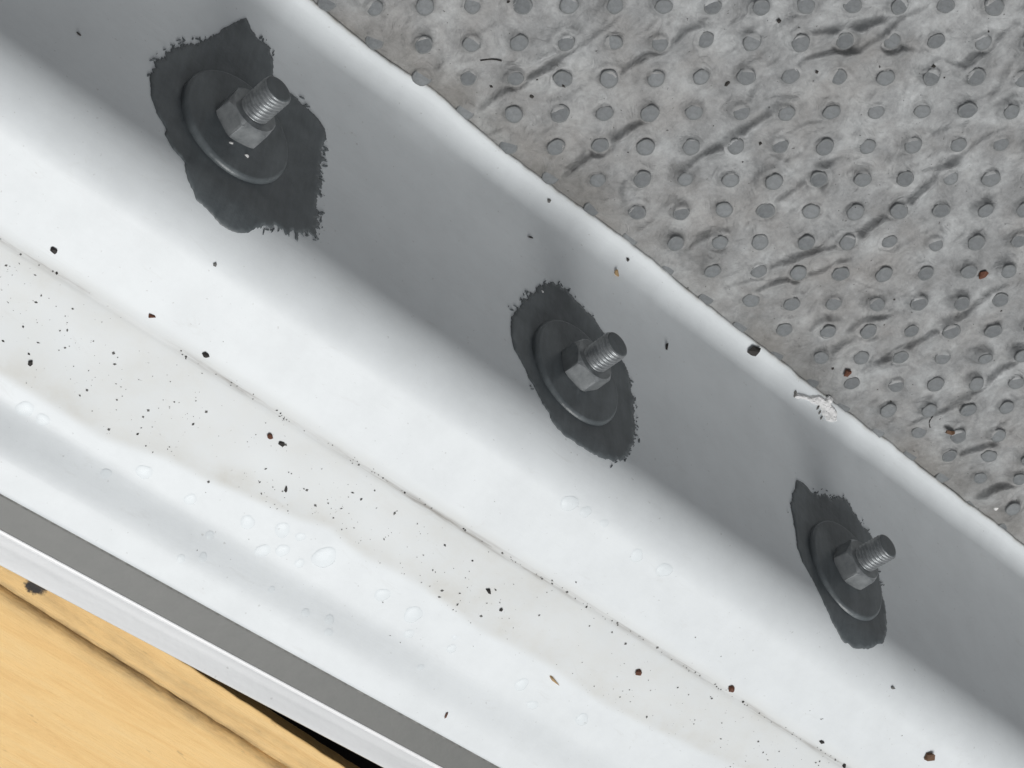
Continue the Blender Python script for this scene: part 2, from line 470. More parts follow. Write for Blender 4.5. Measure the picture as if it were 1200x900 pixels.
def paint_patch(crop, scale, origin, label, seed, flecks):
    g = np.random.default_rng(seed)
    px = [(origin[0] + x / scale, origin[1] + y / scale, r) for x, y, r in crop]
    uv = []
    for x, y, r in px:
        p = wall_hit(x, y); uv.append((p[0], -(p @ MW), r))
    P = resample(uv, True, .00022)
    n = len(P)
    d = np.roll(P[:, :2], -1, 0) - np.roll(P[:, :2], 1, 0)
    nn = np.stack([d[:, 1], -d[:, 0]], 1); nn /= np.linalg.norm(nn, axis=1, keepdims=True) + 1e-12
    cen = P[:, :2].mean(0)
    if ((P[:, :2] - cen) * nn).sum() < 0: nn = -nn
    s = np.arange(n) * 1.0
    smooth = vnoise(s * .09, s * 0 + seed) * .00022 + vnoise(s * .3, s * 0 + seed + 5) * .00010
    spike = (np.maximum(g.random(n) - .5, 0) * .0009 + np.maximum(vnoise(s * .55, s * 0 + seed + 3), 0) * .0009 + vnoise(s * .17, s * 0 + seed + 9) * .0007 - .0004)
    off = smooth + P[:, 2] * spike
    # dry brush pulls roughly along the wall, so push the spikes mostly one way
    Q = P[:, :2] + nn * off[:, None] + np.array([.0, .35])[None] * (P[:, 2] * spike)[:, None] * np.sign(nn[:, 1:2] + 1e-9)
    loops = [Q]
    # stray flecks beside the ragged edge
    rag = np.where(P[:, 2] > .3)[0]
    for _ in range(flecks):
        if len(rag) == 0: break
        k = rag[g.integers(len(rag))]
        c = P[k, :2] + nn[k] * (.0004 + abs(g.normal()) * .0006)
        a0 = .9 + g.normal(0, .5); L = g.uniform(.00018, .0009); B = L * g.uniform(.15, .4)
        m_ = 7
        ang = np.linspace(0, 2 * math.pi, m_, endpoint=False)
        rr = g.uniform(.6, 1.2, m_)
        e = np.stack([np.cos(ang) * L * rr, np.sin(ang) * B * rr], 1)
        rot = np.array([[math.cos(a0), -math.sin(a0)], [math.sin(a0), math.cos(a0)]])
        loops.append(c + e @ rot.T)
    V, F = [], []
    for li, L in enumerate(loops):
        vs = [Vector(p) for p in L]
        ed = [(k, (k + 1) % len(vs)) for k in range(len(vs))]
        if li == 0:
            lo, hi = L.min(0), L.max(0)
            gx = np.arange(lo[0], hi[0], .0011); gy = np.arange(lo[1], hi[1], .0011)
            nb = len(L)
            for a in gx:
                for b in gy:
                    # inside test with margin
                    x1, y1 = L[:, 0], L[:, 1]; x2, y2 = np.roll(x1, -1), np.roll(y1, -1)
                    cr = ((y1 > b) != (y2 > b)) & (a < (x2 - x1) * (b - y1) / (y2 - y1 + 1e-15) + x1)
                    if cr.sum() % 2 and np.min((x1 - a) ** 2 + (y1 - b) ** 2) > .0005 ** 2:
                        vs.append(Vector((a, b)))
        res = delaunay_2d_cdt(vs, ed, [], 1, 1e-7)
        o = len(V)
        for v in res[0]:
            p = UW * v[0] - MW * v[1] + NW * (wall_offset(v[0], v[1]) + .00022)
            V.append(p)
        for f in res[2]: F.append([o + k for k in f])
    me = pydata('paint_patch', V, F)
    # orient towards the viewer
    bm = bmesh.new(); bm.from_mesh(me)
    for f in bm.faces:
        if f.normal.dot(Vector(NW)) < 0: f.normal_flip()
    be = [e for e in bm.edges if len(e.link_faces) == 1]
    ex = bmesh.ops.extrude_edge_only(bm, edges=be)
    for v in ex['geom']:
        if isinstance(v, bmesh.types.BMVert): v.co -= Vector(NW) * .0006
    bm.to_mesh(me); bm.free()
    o = link('paint_patch', me, PRIMER, PANEL)
    o['label'] = label
    return o

A1 = [(425,60,.1),(445,100,.2),(470,130,.5),(520,165,.7),(530,210,.3),(535,265,.1),(600,330,.2),(650,370,.4),(700,420,.1),(735,465,.1),(740,500,.2),(725,540,.7),
      (728,600,1),(715,640,1),(730,655,.8),(712,700,.8),(715,760,.7),(718,830,1),(700,862,1),(660,850,1),(625,865,1),(600,845,1),(540,830,.7),(500,830,.4),(450,835,.05),
      (410,825,0),(370,800,0),(310,745,0),(270,710,0),(240,670,0),(215,620,0),(205,585,0),(160,530,0),(135,480,.1),(140,460,0),(105,395,0),(85,330,0),(78,265,.3),
      (95,215,.8),(115,190,.9),(150,160,.8),(185,152,.6),(230,138,.6),(290,128,.5),(330,100,.15),(380,75,.05),(410,62,.05)]
A2 = [(235,85,.7),(275,80,.7),(320,110,.4),(350,140,.4),(390,180,.4),(440,230,.4),(480,280,.2),(530,340,.1),(580,420,.3),(605,490,.5),(622,560,.6),(625,620,.6),(628,700,.6),
      (610,760,.4),(590,800,.5),(565,828,.5),(530,832,.4),(480,815,.2),(430,790,.1),(380,755,.05),(330,720,.05),(295,690,.1),(265,650,.2),(235,600,.2),(200,530,.3),(175,480,.4),
      (150,420,.05),(118,360,0),(105,300,0),(107,240,.05),(115,200,.4),(140,165,.7),(170,135,.8),(200,105,.7)]
A3 = [(120,90,.2),(150,105,.1),(195,150,.4),(240,150,.7),(270,175,.6),(290,160,.4),(330,180,.6),(360,220,.5),(400,280,.5),(440,320,.6),(465,370,.2),(480,500,.5),(495,570,.3),
      (510,640,.2),(512,700,.2),(512,770,.2),(495,805,.05),(450,820,0),(400,810,0),(355,785,0),(320,745,0),(280,695,0),(245,640,0),(215,585,0),(185,520,0),(150,450,0),
      (130,390,.05),(120,320,.1),(108,250,.3),(100,200,.4),(105,150,.3)]
paint_patch(A1, 3.215, (150, 10), 'broad dark grey paint patch with jagged brushed edge and pointed top', 3, 70)
paint_patch(A2, 3.6, (570, 310), 'oval dark grey paint patch round the middle bolt', 5, 40)
paint_patch(A3, 3.75, (900, 540), 'narrow dark grey paint patch tapering to a pointed corner', 8, 30)

# ------------------------------------------------------------------ bolts
def lathe(prof, n, name, smooth=True):
    V, F = [], []
    for r, z in prof:
        for k in range(n):
            a = 2 * math.pi * k / n
            V.append((r * math.cos(a), r * math.sin(a), z))
    for i in range(len(prof) - 1):
        for k in range(n):
            F.append((i * n + k, i * n + (k + 1) % n, (i + 1) * n + (k + 1) % n, (i + 1) * n + k))
    F.append(list(range(n))[::-1]); F.append([(len(prof) - 1) * n + k for k in range(n)])
    return pydata(name, V, F, smooth)
def washer_mesh():
    p = [(.0158, -.0014), (.0158, .0006), (.01565, .0011), (.0153, .00148), (.0150, .00160), (.0148, .00162), (.0120, .00162), (.0085, .00162), (.0045, .00162)]
    me = lathe(p, 96, 'washer')
    return me
def nut_mesh():
    n = 96; af = .0060; V, F = [], []
    h0, h1 = .0016, .0074
    def hexr(a):
        k = (a % (math.pi / 3)) - math.pi / 6
        return af / math.cos(k)
    lv = [(0, h0 + .0002), (1, h0), (2, 0)]
    rings = []
    for name in ('b0', 'b1', 't1', 't0', 'in'):
        ring = []
        for k in range(n):
            a = 2 * math.pi * k / n; r = hexr(a)
            rc = min(r, .0067)
            if name == 'b0': rr, z = rc - .0006, h0 - .0004
            elif name == 'b1': rr, z = min(r, .0069), h0 + max(0, (r - .0063)) * .55
            elif name == 't1': rr, z = min(r, .0068), h1 - max(0, (r - .0060)) * .95 - .0002
            elif name == 't0': rr, z = min(r, .0060) * .965, h1
            else: rr, z = .0039, h1 - .0001
            V.append((rr * math.cos(a), rr * math.sin(a), z)); ring.append(len(V) - 1)
        rings.append(ring)
    for i in range(len(rings) - 1):
        for k in range(n):
            F.append((rings[i][k], rings[i][(k + 1) % n], rings[i + 1][(k + 1) % n], rings[i + 1][k]))
    F.append(rings[0][::-1]); F.append(rings[-1])
    me = pydata('nut', V, F, False)
    return me
def thread_mesh(L):
    n = 48; pitch = .00105; r0, r1 = .00335, .0039
    V, F = [], []
    nz = int((L - .006) / pitch * 8)
    rings = []
    for i in range(nz + 1):
        z = .006 + (L - .006) * i / nz
        ring = []
        for k in range(n):
            a = 2 * math.pi * k / n
            ph = ((z / pitch) - k / n) % 1.0
            tri = 1 - abs(2 * ph - 1)
            tri = min(max((tri - .12) / .76, 0), 1)
            r = r0 + (r1 - r0) * tri
            r = min(r, r0 + max(0, (L - z)) * 1.0 + .0001)
            V.append((r * math.cos(a), r * math.sin(a), z)); ring.append(len(V) - 1)
        rings.append(ring)
    for i in range(nz):
        for k in range(n):
            F.append((rings[i][k], rings[i][(k + 1) % n], rings[i + 1][(k + 1) % n], rings[i + 1][k]))
    # domed tip
    for rr, dz in ((.0029, .00004), (.0014, .00006), (.0003, .00006)):
        ring = []
        for k in range(n):
            a = 2 * math.pi * k / n
            V.append((rr * math.cos(a), rr * math.sin(a), L + dz)); ring.append(len(V) - 1)
        for k in range(n):
            F.append((rings[-1][k], rings[-1][(k + 1) % n], ring[(k + 1) % n], ring[k]))
        rings.append(ring)
    F.append(rings[-1]); F.append(rings[0][::-1])
    me = pydata('threaded_shank', V, F)
    me.materials.append(ZINC); me.materials.append(PRIMER)
    for p in me.polygons:
        if p.center.z > L - .00005: p.material_index = 1
    return me
WM, NM = washer_mesh(), nut_mesh()
for e in (WM,):
    e.materials.append(PRIMER)
NM.materials.append(NUT)
bolts = [((274, 151), .0158, 14, 'steel bolt on the broad jagged grey patch, with white flakes below its nut', .2),
         ((673, 438), .0152, 40, 'steel bolt with large washer standing in the oval grey patch, between the other two bolts', .1),
         ((988, 670), .0157, 4, 'steel bolt with large washer on the narrow grey patch with a pointed corner', -.1)]
for (px, py), L, rot, lab, tl in bolts:
    p = wall_hit(px, py)
    t = -(p @ MW)
    p = UW * p[0] - MW * t + NW * (wall_offset(p[0], t) + .0003)
    e = bpy.data.objects.new('bolt', None)
    COL.objects.link(e)
    B = Matrix([list(UW), list(np.cross(NW, UW)), list(NW)]).transposed().to_4x4()
    e.matrix_world = Matrix.Translation(Vector(p)) @ B @ Matrix.Rotation(tl * .12, 4, 'Y') @ Matrix.Rotation(math.radians(rot), 4, 'Z')
    e.empty_display_size = .01
    tag(e, lab, 'bolt', 'bolts along the side of the white panel')
    w_ = link('washer', WM, PRIMER, e)
    w_.rotation_euler = (0, 0, -math.radians(rot)); w_.scale = (.94, 1.0, 1)
    link('nut', NM, NUT, e)
    link('threaded_shank', thread_mesh(L), ZINC, e)

# ------------------------------------------------------------------ torn lip chip (part of the panel)
def blob(seed, sx, sy, sz, sub=2, jag=.45):
    bm = bmesh.new()
    bmesh.ops.create_icosphere(bm, subdivisions=sub, radius=1.0)
    g = np.random.default_rng(seed)
    off = g.uniform(0, 50, 3)
    for v in bm.verts:
        n = (math.sin(v.co.x * 4.1 + off[0]) * math.sin(v.co.y * 3.7 + off[1]) + math.sin(v.co.z * 5.3 + off[2]) * .6) * .4
        v.co *= 1 + jag * n + g.uniform(-.5, .5) * jag * .7
        v.co.x *= sx; v.co.y *= sy; v.co.z *= sz
    return bm
def edge_point(px, py):
    return on_panel(px, py)
def join_blobs(name, items, mat, parent, smooth=False):
    V, F = [], []
    for i, (c, s, rz) in enumerate(items):
        bm = blob(200 + i, *s, sub=2, jag=.5)
        bm.verts.ensure_lookup_table()
        o = len(V); ca, sa = math.cos(rz), math.sin(rz)
        for v in bm.verts:
            V.append((c[0] + ca * v.co.x - sa * v.co.y, c[1] + sa * v.co.x + ca * v.co.y, c[2] + v.co.z))
        for f in bm.faces: F.append([o + v.index for v in f.verts])
        bm.free()
    return link(name, pydata(name, V, F, smooth), mat, parent)
out = [(283,400),(300,365),(370,375),(420,395),(480,385),(550,390),(600,420),(650,400),(685,415),(680,450),(660,480),(700,520),(730,560),(725,640),(690,680),
       (620,660),(580,600),(560,540),(530,490),(470,480),(400,430),(340,425),(300,430)]
g_ = np.random.default_rng(77)
op = resample([(900 + x / 9, 420 + y / 9) for x, y in out], True, 1.6)
op += g_.normal(0, .35, op.shape)
vs = [Vector(p) for p in op]; nb = len(vs)
for x in np.arange(930, 984, 1.7):
    for y in np.arange(458, 498, 1.7):
        a_, b_ = x + g_.normal(0, .4), y + g_.normal(0, .4)
        x1, y1 = op[:, 0], op[:, 1]; x2, y2 = np.roll(x1, -1), np.roll(y1, -1)
        cr = ((y1 > b_) != (y2 > b_)) & (a_ < (x2 - x1) * (b_ - y1) / (y2 - y1 + 1e-15) + x1)
        if cr.sum() % 2 and np.min((x1 - a_) ** 2 + (y1 - b_) ** 2) > .8: vs.append(Vector((a_, b_)))
res = delaunay_2d_cdt(vs, [(k, (k + 1) % nb) for k in range(nb)], [], 1, 1e-6)
V = []
for v in res[0]:
    q, n = on_panel(v[0], v[1])
    if n[2] < .6 or q[2] < LIPZ - .0006: q, n = hit_z(v[0], v[1], LIPZ), np.array([0, 0, 1.0])
    dmin = np.sqrt(np.min((op[:, 0] - v[0]) ** 2 + (op[:, 1] - v[1]) ** 2))
    V.append(np.array(q) + np.array(n) * (min(dmin / 2.0, 1) * .0010 + g_.uniform(0, .00035) - .0001))
me = pydata('torn_chip', V, res[2], False)
bm = bmesh.new(); bm.from_mesh(me)
for f in bm.faces:
    if f.normal.z < 0: f.normal_flip()
be = [e for e in bm.edges if len(e.link_faces) == 1]
ex = bmesh.ops.extrude_edge_only(bm, edges=be)
for v in ex['geom']:
    if isinstance(v, bmesh.types.BMVert): v.co.z -= .0008
bm.to_mesh(me); bm.free()
link('torn_chip', me, TORN, PANEL)['label'] = 'frayed bright white chip torn from the lip'
its = []
for (x, y, a, b) in [(931,464,.0004,.0008),(932,460,.0006,.0006),(936,458,.0008,.0003),(958,478,.0003,.0008),(960,484,.0003,.0009),(962,490,.0003,.0008)]:
    q, n = on_panel(x, y)
    its.append((np.array(q), (a, b, .0003), .1))
join_blobs('crack', its, GREY, PANEL)['label'] = 'dark crack beside the torn chip'

# ------------------------------------------------------------------ edge trim: grey web and white lip
def hit_y(px, py, y):
    r = ray(px, py); return CAM + (y - CAM[1]) / r[1] * r
xr = np.arange(-.33, .4601, .01)
zr = ZF - .0012                                   # level of the grey web, just under the panel's edge
yw = np.mean([hit_z(0, 621, zr)[1], hit_z(300, 782, zr)[1], hit_z(500, 888, zr)[1]])
zl = zr + .0001
yl = np.mean([hit_z(0, 664, zl)[1], hit_z(200, 769, zl)[1], hit_z(440, 896, zl)[1]])
def extrude(name, prof, mat, parent):
    RP = np.array(prof + [prof[0]])
    P = np.zeros((len(xr), len(RP), 3)); P[:, :, 0] = xr[:, None]; P[:, :, 1] = RP[:, 0]; P[:, :, 2] = RP[:, 1]
    P[:, :, 1] += .00008 * vnoise(xr * 9, xr * 0)[:, None]
    o = link(name, grid_mesh(name, P), mat, parent)
    o.modifiers.new('edge', 'EDGE_SPLIT').split_angle = math.radians(40)
    return o
trim = bpy.data.objects.new('edge_trim', None); COL.objects.link(trim)
tag(trim, 'straight edge trim with a flat grey web and a white lip between panel and wood', 'trim')
extrude('grey_web', [(-.0890, GZ), (-.0890, zr - .0035), (-.0900, zr), (yw - .0005, zr), (yw - .0005, zr - .0022), (-.0925, zr - .0024), (-.0925, GZ)], GREYWEB, trim)
mid = yw - .0011
extrude('highlight_bead', [(yw, zr - .0006), (yw, zr + .00012), (yw - .00015, zr + .00022), (mid + .00015, zr + .00022), (mid, zr + .0001), (mid, zr - .0006)], HIGHLIGHT, trim)  # thin edge line, lip highlight put into its colour
extrude('white_lip', [(mid, zr - .0012), (mid, zr - .0007), (mid - .0006, zr - .0009), (mid - .003, zr - .0008), (yl + .0010, zl - .00005), (yl + .0003, zl - .0001), (yl + .00006, zl - .0004), (yl, zl - .0010),
                      (yl, zl - .0038), (yl + .0015, zl - .0042), (mid, zl - .0042)], TRIM, trim)
extrude('joint_shade_strip', [(-.0938, zr - .001), (-.0938, ZF - .0009), (-.0949, ZF - .0009), (-.0949, zr - .001)], GREY, trim)  # added dark strip standing in for the shadow line at the joint

# ------------------------------------------------------------------ wood
WZ = .012
WT = .0045
ja, jb = hit_z(0, 684, WZ), hit_z(340, 900, WZ)
ea, eb = hit_z(205, 771, WZ), hit_z(412, 900, WZ)
wd = (jb - ja)[:2]; wd /= np.linalg.norm(wd)
wang = math.atan2(wd[1], wd[0])
wn_ = np.array([-wd[1], wd[0]])               # towards the rail
sw = ((ea[:2] + eb[:2]) / 2 - ja[:2]) @ wn_    # width of the narrow strip
kn = hit_z(42, 686, WZ)
def plank(name, w0, w1, r_hi, r_lo, label, x0=-.26, x1=.22, zoff=0.0):
    """cross-section from w0 to w1 across, running along the joint direction"""
    cs = []
    cs.append((w0, WZ - WT))
    for a in np.linspace(0, math.pi / 2, 6): cs.append((w0 + r_lo * (1 - math.cos(a)), WZ + zoff - r_lo * (1 - math.sin(a))))
    for k in np.linspace(0, 1, 60)[1:-1]: cs.append((w0 + r_lo + (w1 - r_hi - w0 - r_lo) * k, WZ + zoff))
    for a in np.linspace(math.pi / 2, 0, 12): cs.append((w1 - r_hi * (1 - math.cos(a)), WZ + zoff - r_hi * .8 * (1 - math.sin(a))))
    cs.append((w1, WZ - WT)); cs.append(cs[0])
    cs = np.array(cs)
    xs = np.arange(x0, x1, .0012)
    wob = .00025 * vnoise(xs * 45, xs * 0 + 31) + .00012 * vnoise(xs * 300, xs * 0 + 33)
    P = np.zeros((len(xs), len(cs), 3))
    P[:, :, 0] = xs[:, None]; P[:, :, 1] = cs[:, 0]; P[:, :, 2] = cs[:, 1]
    lw = np.clip((cs[:, 0] - (w0 + w1) / 2) / ((w1 - w0) / 2), -1, 1)
    P[:, :, 1] += wob[:, None] * np.abs(lw)[None, :] ** 4
    P[:, :, 2] += (.00012 * fbm(P[:, :, 0] * 8, P[:, :, 1] * 160, 3)) * (cs[:, 1] > WZ - .004)[None, :]
    me = grid_mesh(name, P)
    o = link(name, me, WOOD)
    o.location = (ja[0], ja[1], 0); o.rotation_euler = (0, 0, wang)
    loc = np.array([math.cos(-wang) * (kn[0] - ja[0]) - math.sin(-wang) * (kn[1] - ja[1]), math.sin(-wang) * (kn[0] - ja[0]) + math.cos(-wang) * (kn[1] - ja[1])])
    k = np.exp(-(((P[:, :, 0] - loc[0]) / .0040) ** 2 + ((P[:, :, 1] - loc[1]) / .0030) ** 2)) * .75
    st = np.exp(-((P[:, :, 1] - 0) / (.0034 if w0 < -.01 else .0009)) ** 2) * .95 + .35 * np.exp(-((P[:, :, 1] - .004) / .003) ** 2) * (w0 > -.01)  # brown paints the shade along the joint; the strip's wider band is weathering
    for nm, A in (('knot', k), ('shade_and_stain', np.clip(st, 0, 1))):
        at = me.attributes.new(nm, 'FLOAT', 'POINT'); at.data.foreach_set('value', A.astype(np.float32).ravel())
    tag(o, label, 'plank', 'pine planks beside the trim')
    o.modifiers.new('edge', 'EDGE_SPLIT').split_angle = math.radians(60)
    return o
plank('wooden_plank', -.145, -.0005, .0034, .002, 'wide yellow pine plank with rounded edge along the joint')
plank('wooden_strip', .00005, sw, .0006, .0005, 'narrow yellow pine strip with a dark knot, tucked beside the white trim', zoff=.0006)

bt = bmesh.new()
bmesh.ops.create_cube(bt, size=1.0)
for v in bt.verts: v.co = Vector((v.co.x * .46 - .02, v.co.y * .050 - .095, GZ + (v.co.z + .5) * (WZ - WT - GZ)))
bmesh.ops.bevel(bt, geom=bt.edges[:], offset=.001, segments=2, affect='EDGES')
o = link('support_batten', bm_mesh('support_batten', bt), DARKG)
o.location = (ja[0], ja[1], 0); o.rotation_euler = (0, 0, wang)
tag(o, 'dark batten under the wide pine plank', 'batten')
# ------------------------------------------------------------------ dimpled mat
MSY, MSX = .315, 0.0
MN = np.array([-MSX, -MSY, 1.0]); MN /= np.linalg.norm(MN)
def mbase(x, y): return MATZ + MSY * (y - EDGE_Y) + MSX * (x - .1)
def hit_m(px, py, dz=0.0):
    r = ray(px, py); p0 = np.array([.1, EDGE_Y, MATZ + dz])
    return CAM + ((p0 - CAM) @ MN) / (r @ MN) * r
pts = []
def add(rows, sc, ox, oy):
    for r in rows: pts.append((ox + r[0] / sc, oy + r[1] / sc))
add([(388,18),(540,18),(698,18),(840,15),(980,18),(1130,20),(385,138),(538,138),(685,135),(828,130),(975,128),(385,245),(528,243),(670,241),(815,240),(958,240),(1105,240),
     (522,352),(664,352),(810,350),(947,350),(1085,350),(655,460),(800,458),(937,450),(1070,453),(788,555),(925,555),(1065,553),(915,655),(1045,655),(1032,750),(1165,748)], 2.647, 350, 0)
add([(280,98),(413,98),(548,100),(683,98),(812,95),(938,90),(128,170),(262,180),(395,185),(523,185),(660,185),(778,183),(910,183),(245,262),(378,265),(500,265),(625,268),(755,268),(885,268),
     (470,345),(605,348),(735,350),(860,347),(980,338),(450,420),(583,425),(828,420),(558,497),(680,490),(658,567),(775,565),(895,562),(765,632),(870,630),(990,632)], 2.647, 820, 320)
add([(148,20),(300,20),(450,18),(600,18),(740,15),(897,18),(1045,18),(130,125),(275,130),(428,135),(570,128),(725,130),(865,132),(1012,135),(112,243),(258,243),(400,243),(553,245),(697,243),(845,240),(985,240),
     (93,362),(245,358),(380,358),(530,358),(675,358),(823,355),(962,348),(1098,352),(222,465),(362,460),(503,467),(790,463),(938,463),(203,572),(625,570),(45,678),(190,673),(320,678),(465,678),(740,670),(880,673),(1018,670),
     (27,775),(170,772),(302,778),(450,778),(578,772),(718,778),(860,780),(992,778),(418,870),(556,878),(695,880),(833,880)], 2.726, 780, 0)
PW = np.array([hit_m(x, y, .0016)[:2] for x, y in pts])
o0 = PW[0]
a = PW[1] - PW[0]; b = PW[6] - PW[0]
for it in range(12):
    A = np.stack([a, b], 1)
    ij = np.round(np.linalg.solve(A, (PW - o0).T).T)
    S = np.concatenate([np.ones((len(PW), 1)), ij], 1)
    near = np.hypot(*(ij.T)) < 3 + it * 2
    sol, *_ = np.linalg.lstsq(S[near], PW[near], rcond=None)
    o0, a, b = sol
ij = np.round(np.linalg.solve(np.stack([a, b], 1), (PW - o0).T).T).astype(int)
meas = {tuple(k): p for k, p in zip(ij, PW)}
print('lattice', o0, a, b, 'resid', np.abs(S @ sol - PW).mean())
nubs = []
for i in range(-14, 42):
    for j in range(-12, 40):
        p = o0 + a * i + b * j
        if (i, j) in meas: p = .35 * p + .65 * meas[(i, j)]
        else: p = p + rng.normal(0, .00028, 2)
        if -.20 < p[0] < .42 and EDGE_Y - .002 < p[1] < .33: nubs.append(p)
nubs = np.array(nubs)
MX = np.concatenate([np.arange(-.20, -.11, .0012), np.arange(-.11, .34, .0005), np.arange(.34, .42, .0012)])
MY = np.concatenate([np.arange(.016, .22, .0005), np.arange(.22, .34, .0012)])
gx, gy = np.meshgrid(MX, MY, indexing='ij')
H = .00045 * fbm(gx * 40, gy * 40, 4) + .0003 * fbm(gx * 14 + 5, gy * 14, 2)
_d = hit_m(1140, 170)[:2] - hit_m(935, 300)[:2]; _d /= np.linalg.norm(_d)
_s, _t = gx * _d[0] + gy * _d[1], -gx * _d[1] + gy * _d[0]
_w = .004 * fbm(gx * 45, gy * 45 + 9, 3)
H += .0012 * (1 - np.abs(vnoise((_s + _w) * 60, (_t + _w) * 150))) ** 3 * np.clip(vnoise(gx * 30 + 3, gy * 30) + .5, 0, 1)
H += .0006 * (1 - np.abs(vnoise((_s - _w) * 140 + 40, (_t + 1.4 * _w) * 260 + 11))) ** 3
def wrinkle(H, poly, h, w_up, w_dn):
    """asymmetric fold: steep side on its left (away from the light)"""
    best = np.full(H.shape, 1e9); sd_ = np.zeros(H.shape); al = np.zeros(H.shape)
    lo = poly.min(0) - .012; hi = poly.max(0) + .012
    ix = np.where((MX > lo[0]) & (MX < hi[0]))[0]; iy = np.where((MY > lo[1]) & (MY < hi[1]))[0]
    if len(ix) < 2 or len(iy) < 2: return
    sl = (slice(ix[0], ix[-1] + 1), slice(iy[0], iy[-1] + 1))
    x, y = gx[sl], gy[sl]
    best = np.full(x.shape, 1e9); sgn = np.zeros(x.shape); al = np.zeros(x.shape)
    tot = len(poly) - 1
    for k in range(tot):
        p, q = poly[k], poly[k + 1]; d = q - p; L2 = d @ d
        t = np.clip(((x - p[0]) * d[0] + (y - p[1]) * d[1]) / L2, 0, 1)
        dx, dy = x - p[0] - t * d[0], y - p[1] - t * d[1]
        dist = np.hypot(dx, dy)
        s = np.sign(d[0] * dy - d[1] * dx)
        m_ = dist < best
        best = np.where(m_, dist, best); sgn = np.where(m_, s, sgn); al = np.where(m_, (k + t) / tot, al)
    w = np.where(sgn > 0, w_up, w_dn)
    env = np.clip(np.sin(np.clip(al, 0, 1) * math.pi), 0, 1) ** .9
    env = env * np.clip(.9 + .35 * vnoise(al * tot * .22 + h * 1e5, al * 0 + h * 7e4), .05, 1.2)
    H[sl] += h * env * np.exp(-(best / w) ** np.where(sgn > 0, 1.3, .95))
main = [[(850,335),(935,300),(1010,272),(1052,240),(1085,212),(1140,170),(1200,138)], [(780,212),(815,190),(860,162),(905,132),(950,118)], [(540,150),(590,110),(650,75),(690,45),(735,10)],
        [(895,245),(935,215),(960,195),(1000,184)], [(700,92),(745,70),(800,40),(860,15)], [(640,215),(690,185),(735,150),(790,120)], [(905,105),(940,72),(1000,55),(1060,20),(1100,0)],
        [(1095,70),(1130,80),(1160,50),(1200,25)], [(860,355),(905,330),(950,318),(1010,300)], [(985,395),(1020,372),(1060,365)], [(1000,440),(1050,410),(1100,385),(1140,360),(1190,330)],
        [(1110,480),(1140,455),(1180,430),(1230,400)], [(1050,505),(1090,485),(1130,475)], [(540,185),(565,165),(600,150)], [(930,40),(1000,30),(1055,15)], [(1030,30),(1050,55),(1075,60)],
        [(1080,560),(1115,535),(1160,520),(1210,490)], [(800,300),(830,275),(870,262)], [(690,20),(650,60),(612,82)], [(1120,600),(1160,575),(1200,560)]]
for L in main:
    P = np.array([hit_m(x, y)[:2] for x, y in L])
    P = resample(np.c_[P], False, .002)
    P += np.stack([vnoise(np.arange(len(P)) * .35, np.zeros(len(P)) + L[0][0]), vnoise(np.arange(len(P)) * .35, np.zeros(len(P)) + L[0][1])], 1) * .0009
    wrinkle(H, P, rng.uniform(.0024, .0040), .0007, .0042)
dirv = hit_m(1140, 170)[:2] - hit_m(935, 300)[:2]
wa = math.atan2(dirv[1], dirv[0])
for k in range(260):
    c0 = np.array([rng.uniform(-.12, .40), rng.uniform(.03, .30)])
    an = wa + rng.normal(0, .55); L = rng.uniform(.007, .030)
    n_ = 6
    s = np.linspace(-.5, .5, n_)
    P = c0 + np.stack([np.cos(an) * s * L, np.sin(an) * s * L], 1)
    P += rng.normal(0, .0007, P.shape)
    wrinkle(H, P, rng.uniform(.0007, .0020), rng.uniform(.0005, .0011), rng.uniform(.0016, .0036))
for k in range(420):       # fine creases
    c0 = np.array([rng.uniform(-.11, .34), rng.uniform(.03, .22)])
    an = wa + rng.normal(0, .8); L = rng.uniform(.004, .020)
    s = np.linspace(-.5, .5, 6)
    P = c0 + np.stack([np.cos(an) * s * L, np.sin(an) * s * L], 1) + rng.normal(0, .0005, (6, 2))
    wrinkle(H, P, rng.uniform(.00025, .0008), rng.uniform(.0004, .0007), rng.uniform(.0008, .002))
# the film rides up over each nub, dragged towards one side
NH = .0032
UPD = hit_m(900, 200)[:2] - hit_m(900, 260)[:2]; UPD = UPD / np.linalg.norm(UPD)
for p in nubs:
    ix = np.where(np.abs(MX - p[0]) < .009)[0]; iy = np.where(np.abs(MY - p[1]) < .009)[0]
    if len(ix) < 2 or len(iy) < 2: continue
    sl = (slice(ix[0], ix[-1] + 1), slice(iy[0], iy[-1] + 1))
    r = np.hypot(gx[sl] - p[0], gy[sl] - p[1])
    dd_ = ((gx[sl] - p[0]) * UPD[0] + (gy[sl] - p[1]) * UPD[1]) / (r + 1e-6)
    dd_ = dd_ * (1 + .3 * rng.normal())
    fall = np.clip(.0009 + .0004 * dd_, .0005, .0014)
    up = np.exp(-(np.maximum(r - .0022, 0) / fall) ** 1.02)
    loc = H[sl]
    H[sl] = loc * (1 - .95 * (1 - sstep(.0024, .0038, r))) + NH * up * rng.uniform(.45, 1.05)
H -= .0006
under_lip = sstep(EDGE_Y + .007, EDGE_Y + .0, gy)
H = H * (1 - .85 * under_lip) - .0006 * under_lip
MATP = np.stack([gx, gy, mbase(gx, gy) + H], -1)
me = grid_mesh('dimpled_mat', MATP)
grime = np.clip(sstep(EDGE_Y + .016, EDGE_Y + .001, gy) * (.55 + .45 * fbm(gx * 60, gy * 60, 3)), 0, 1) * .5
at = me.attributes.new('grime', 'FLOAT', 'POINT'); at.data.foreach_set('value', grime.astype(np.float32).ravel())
MAT = tag(link('dimpled_mat', me, FILM), 'wrinkled grey mat with rows of raised blue-grey nubs, lying beside the white lip', 'mat')
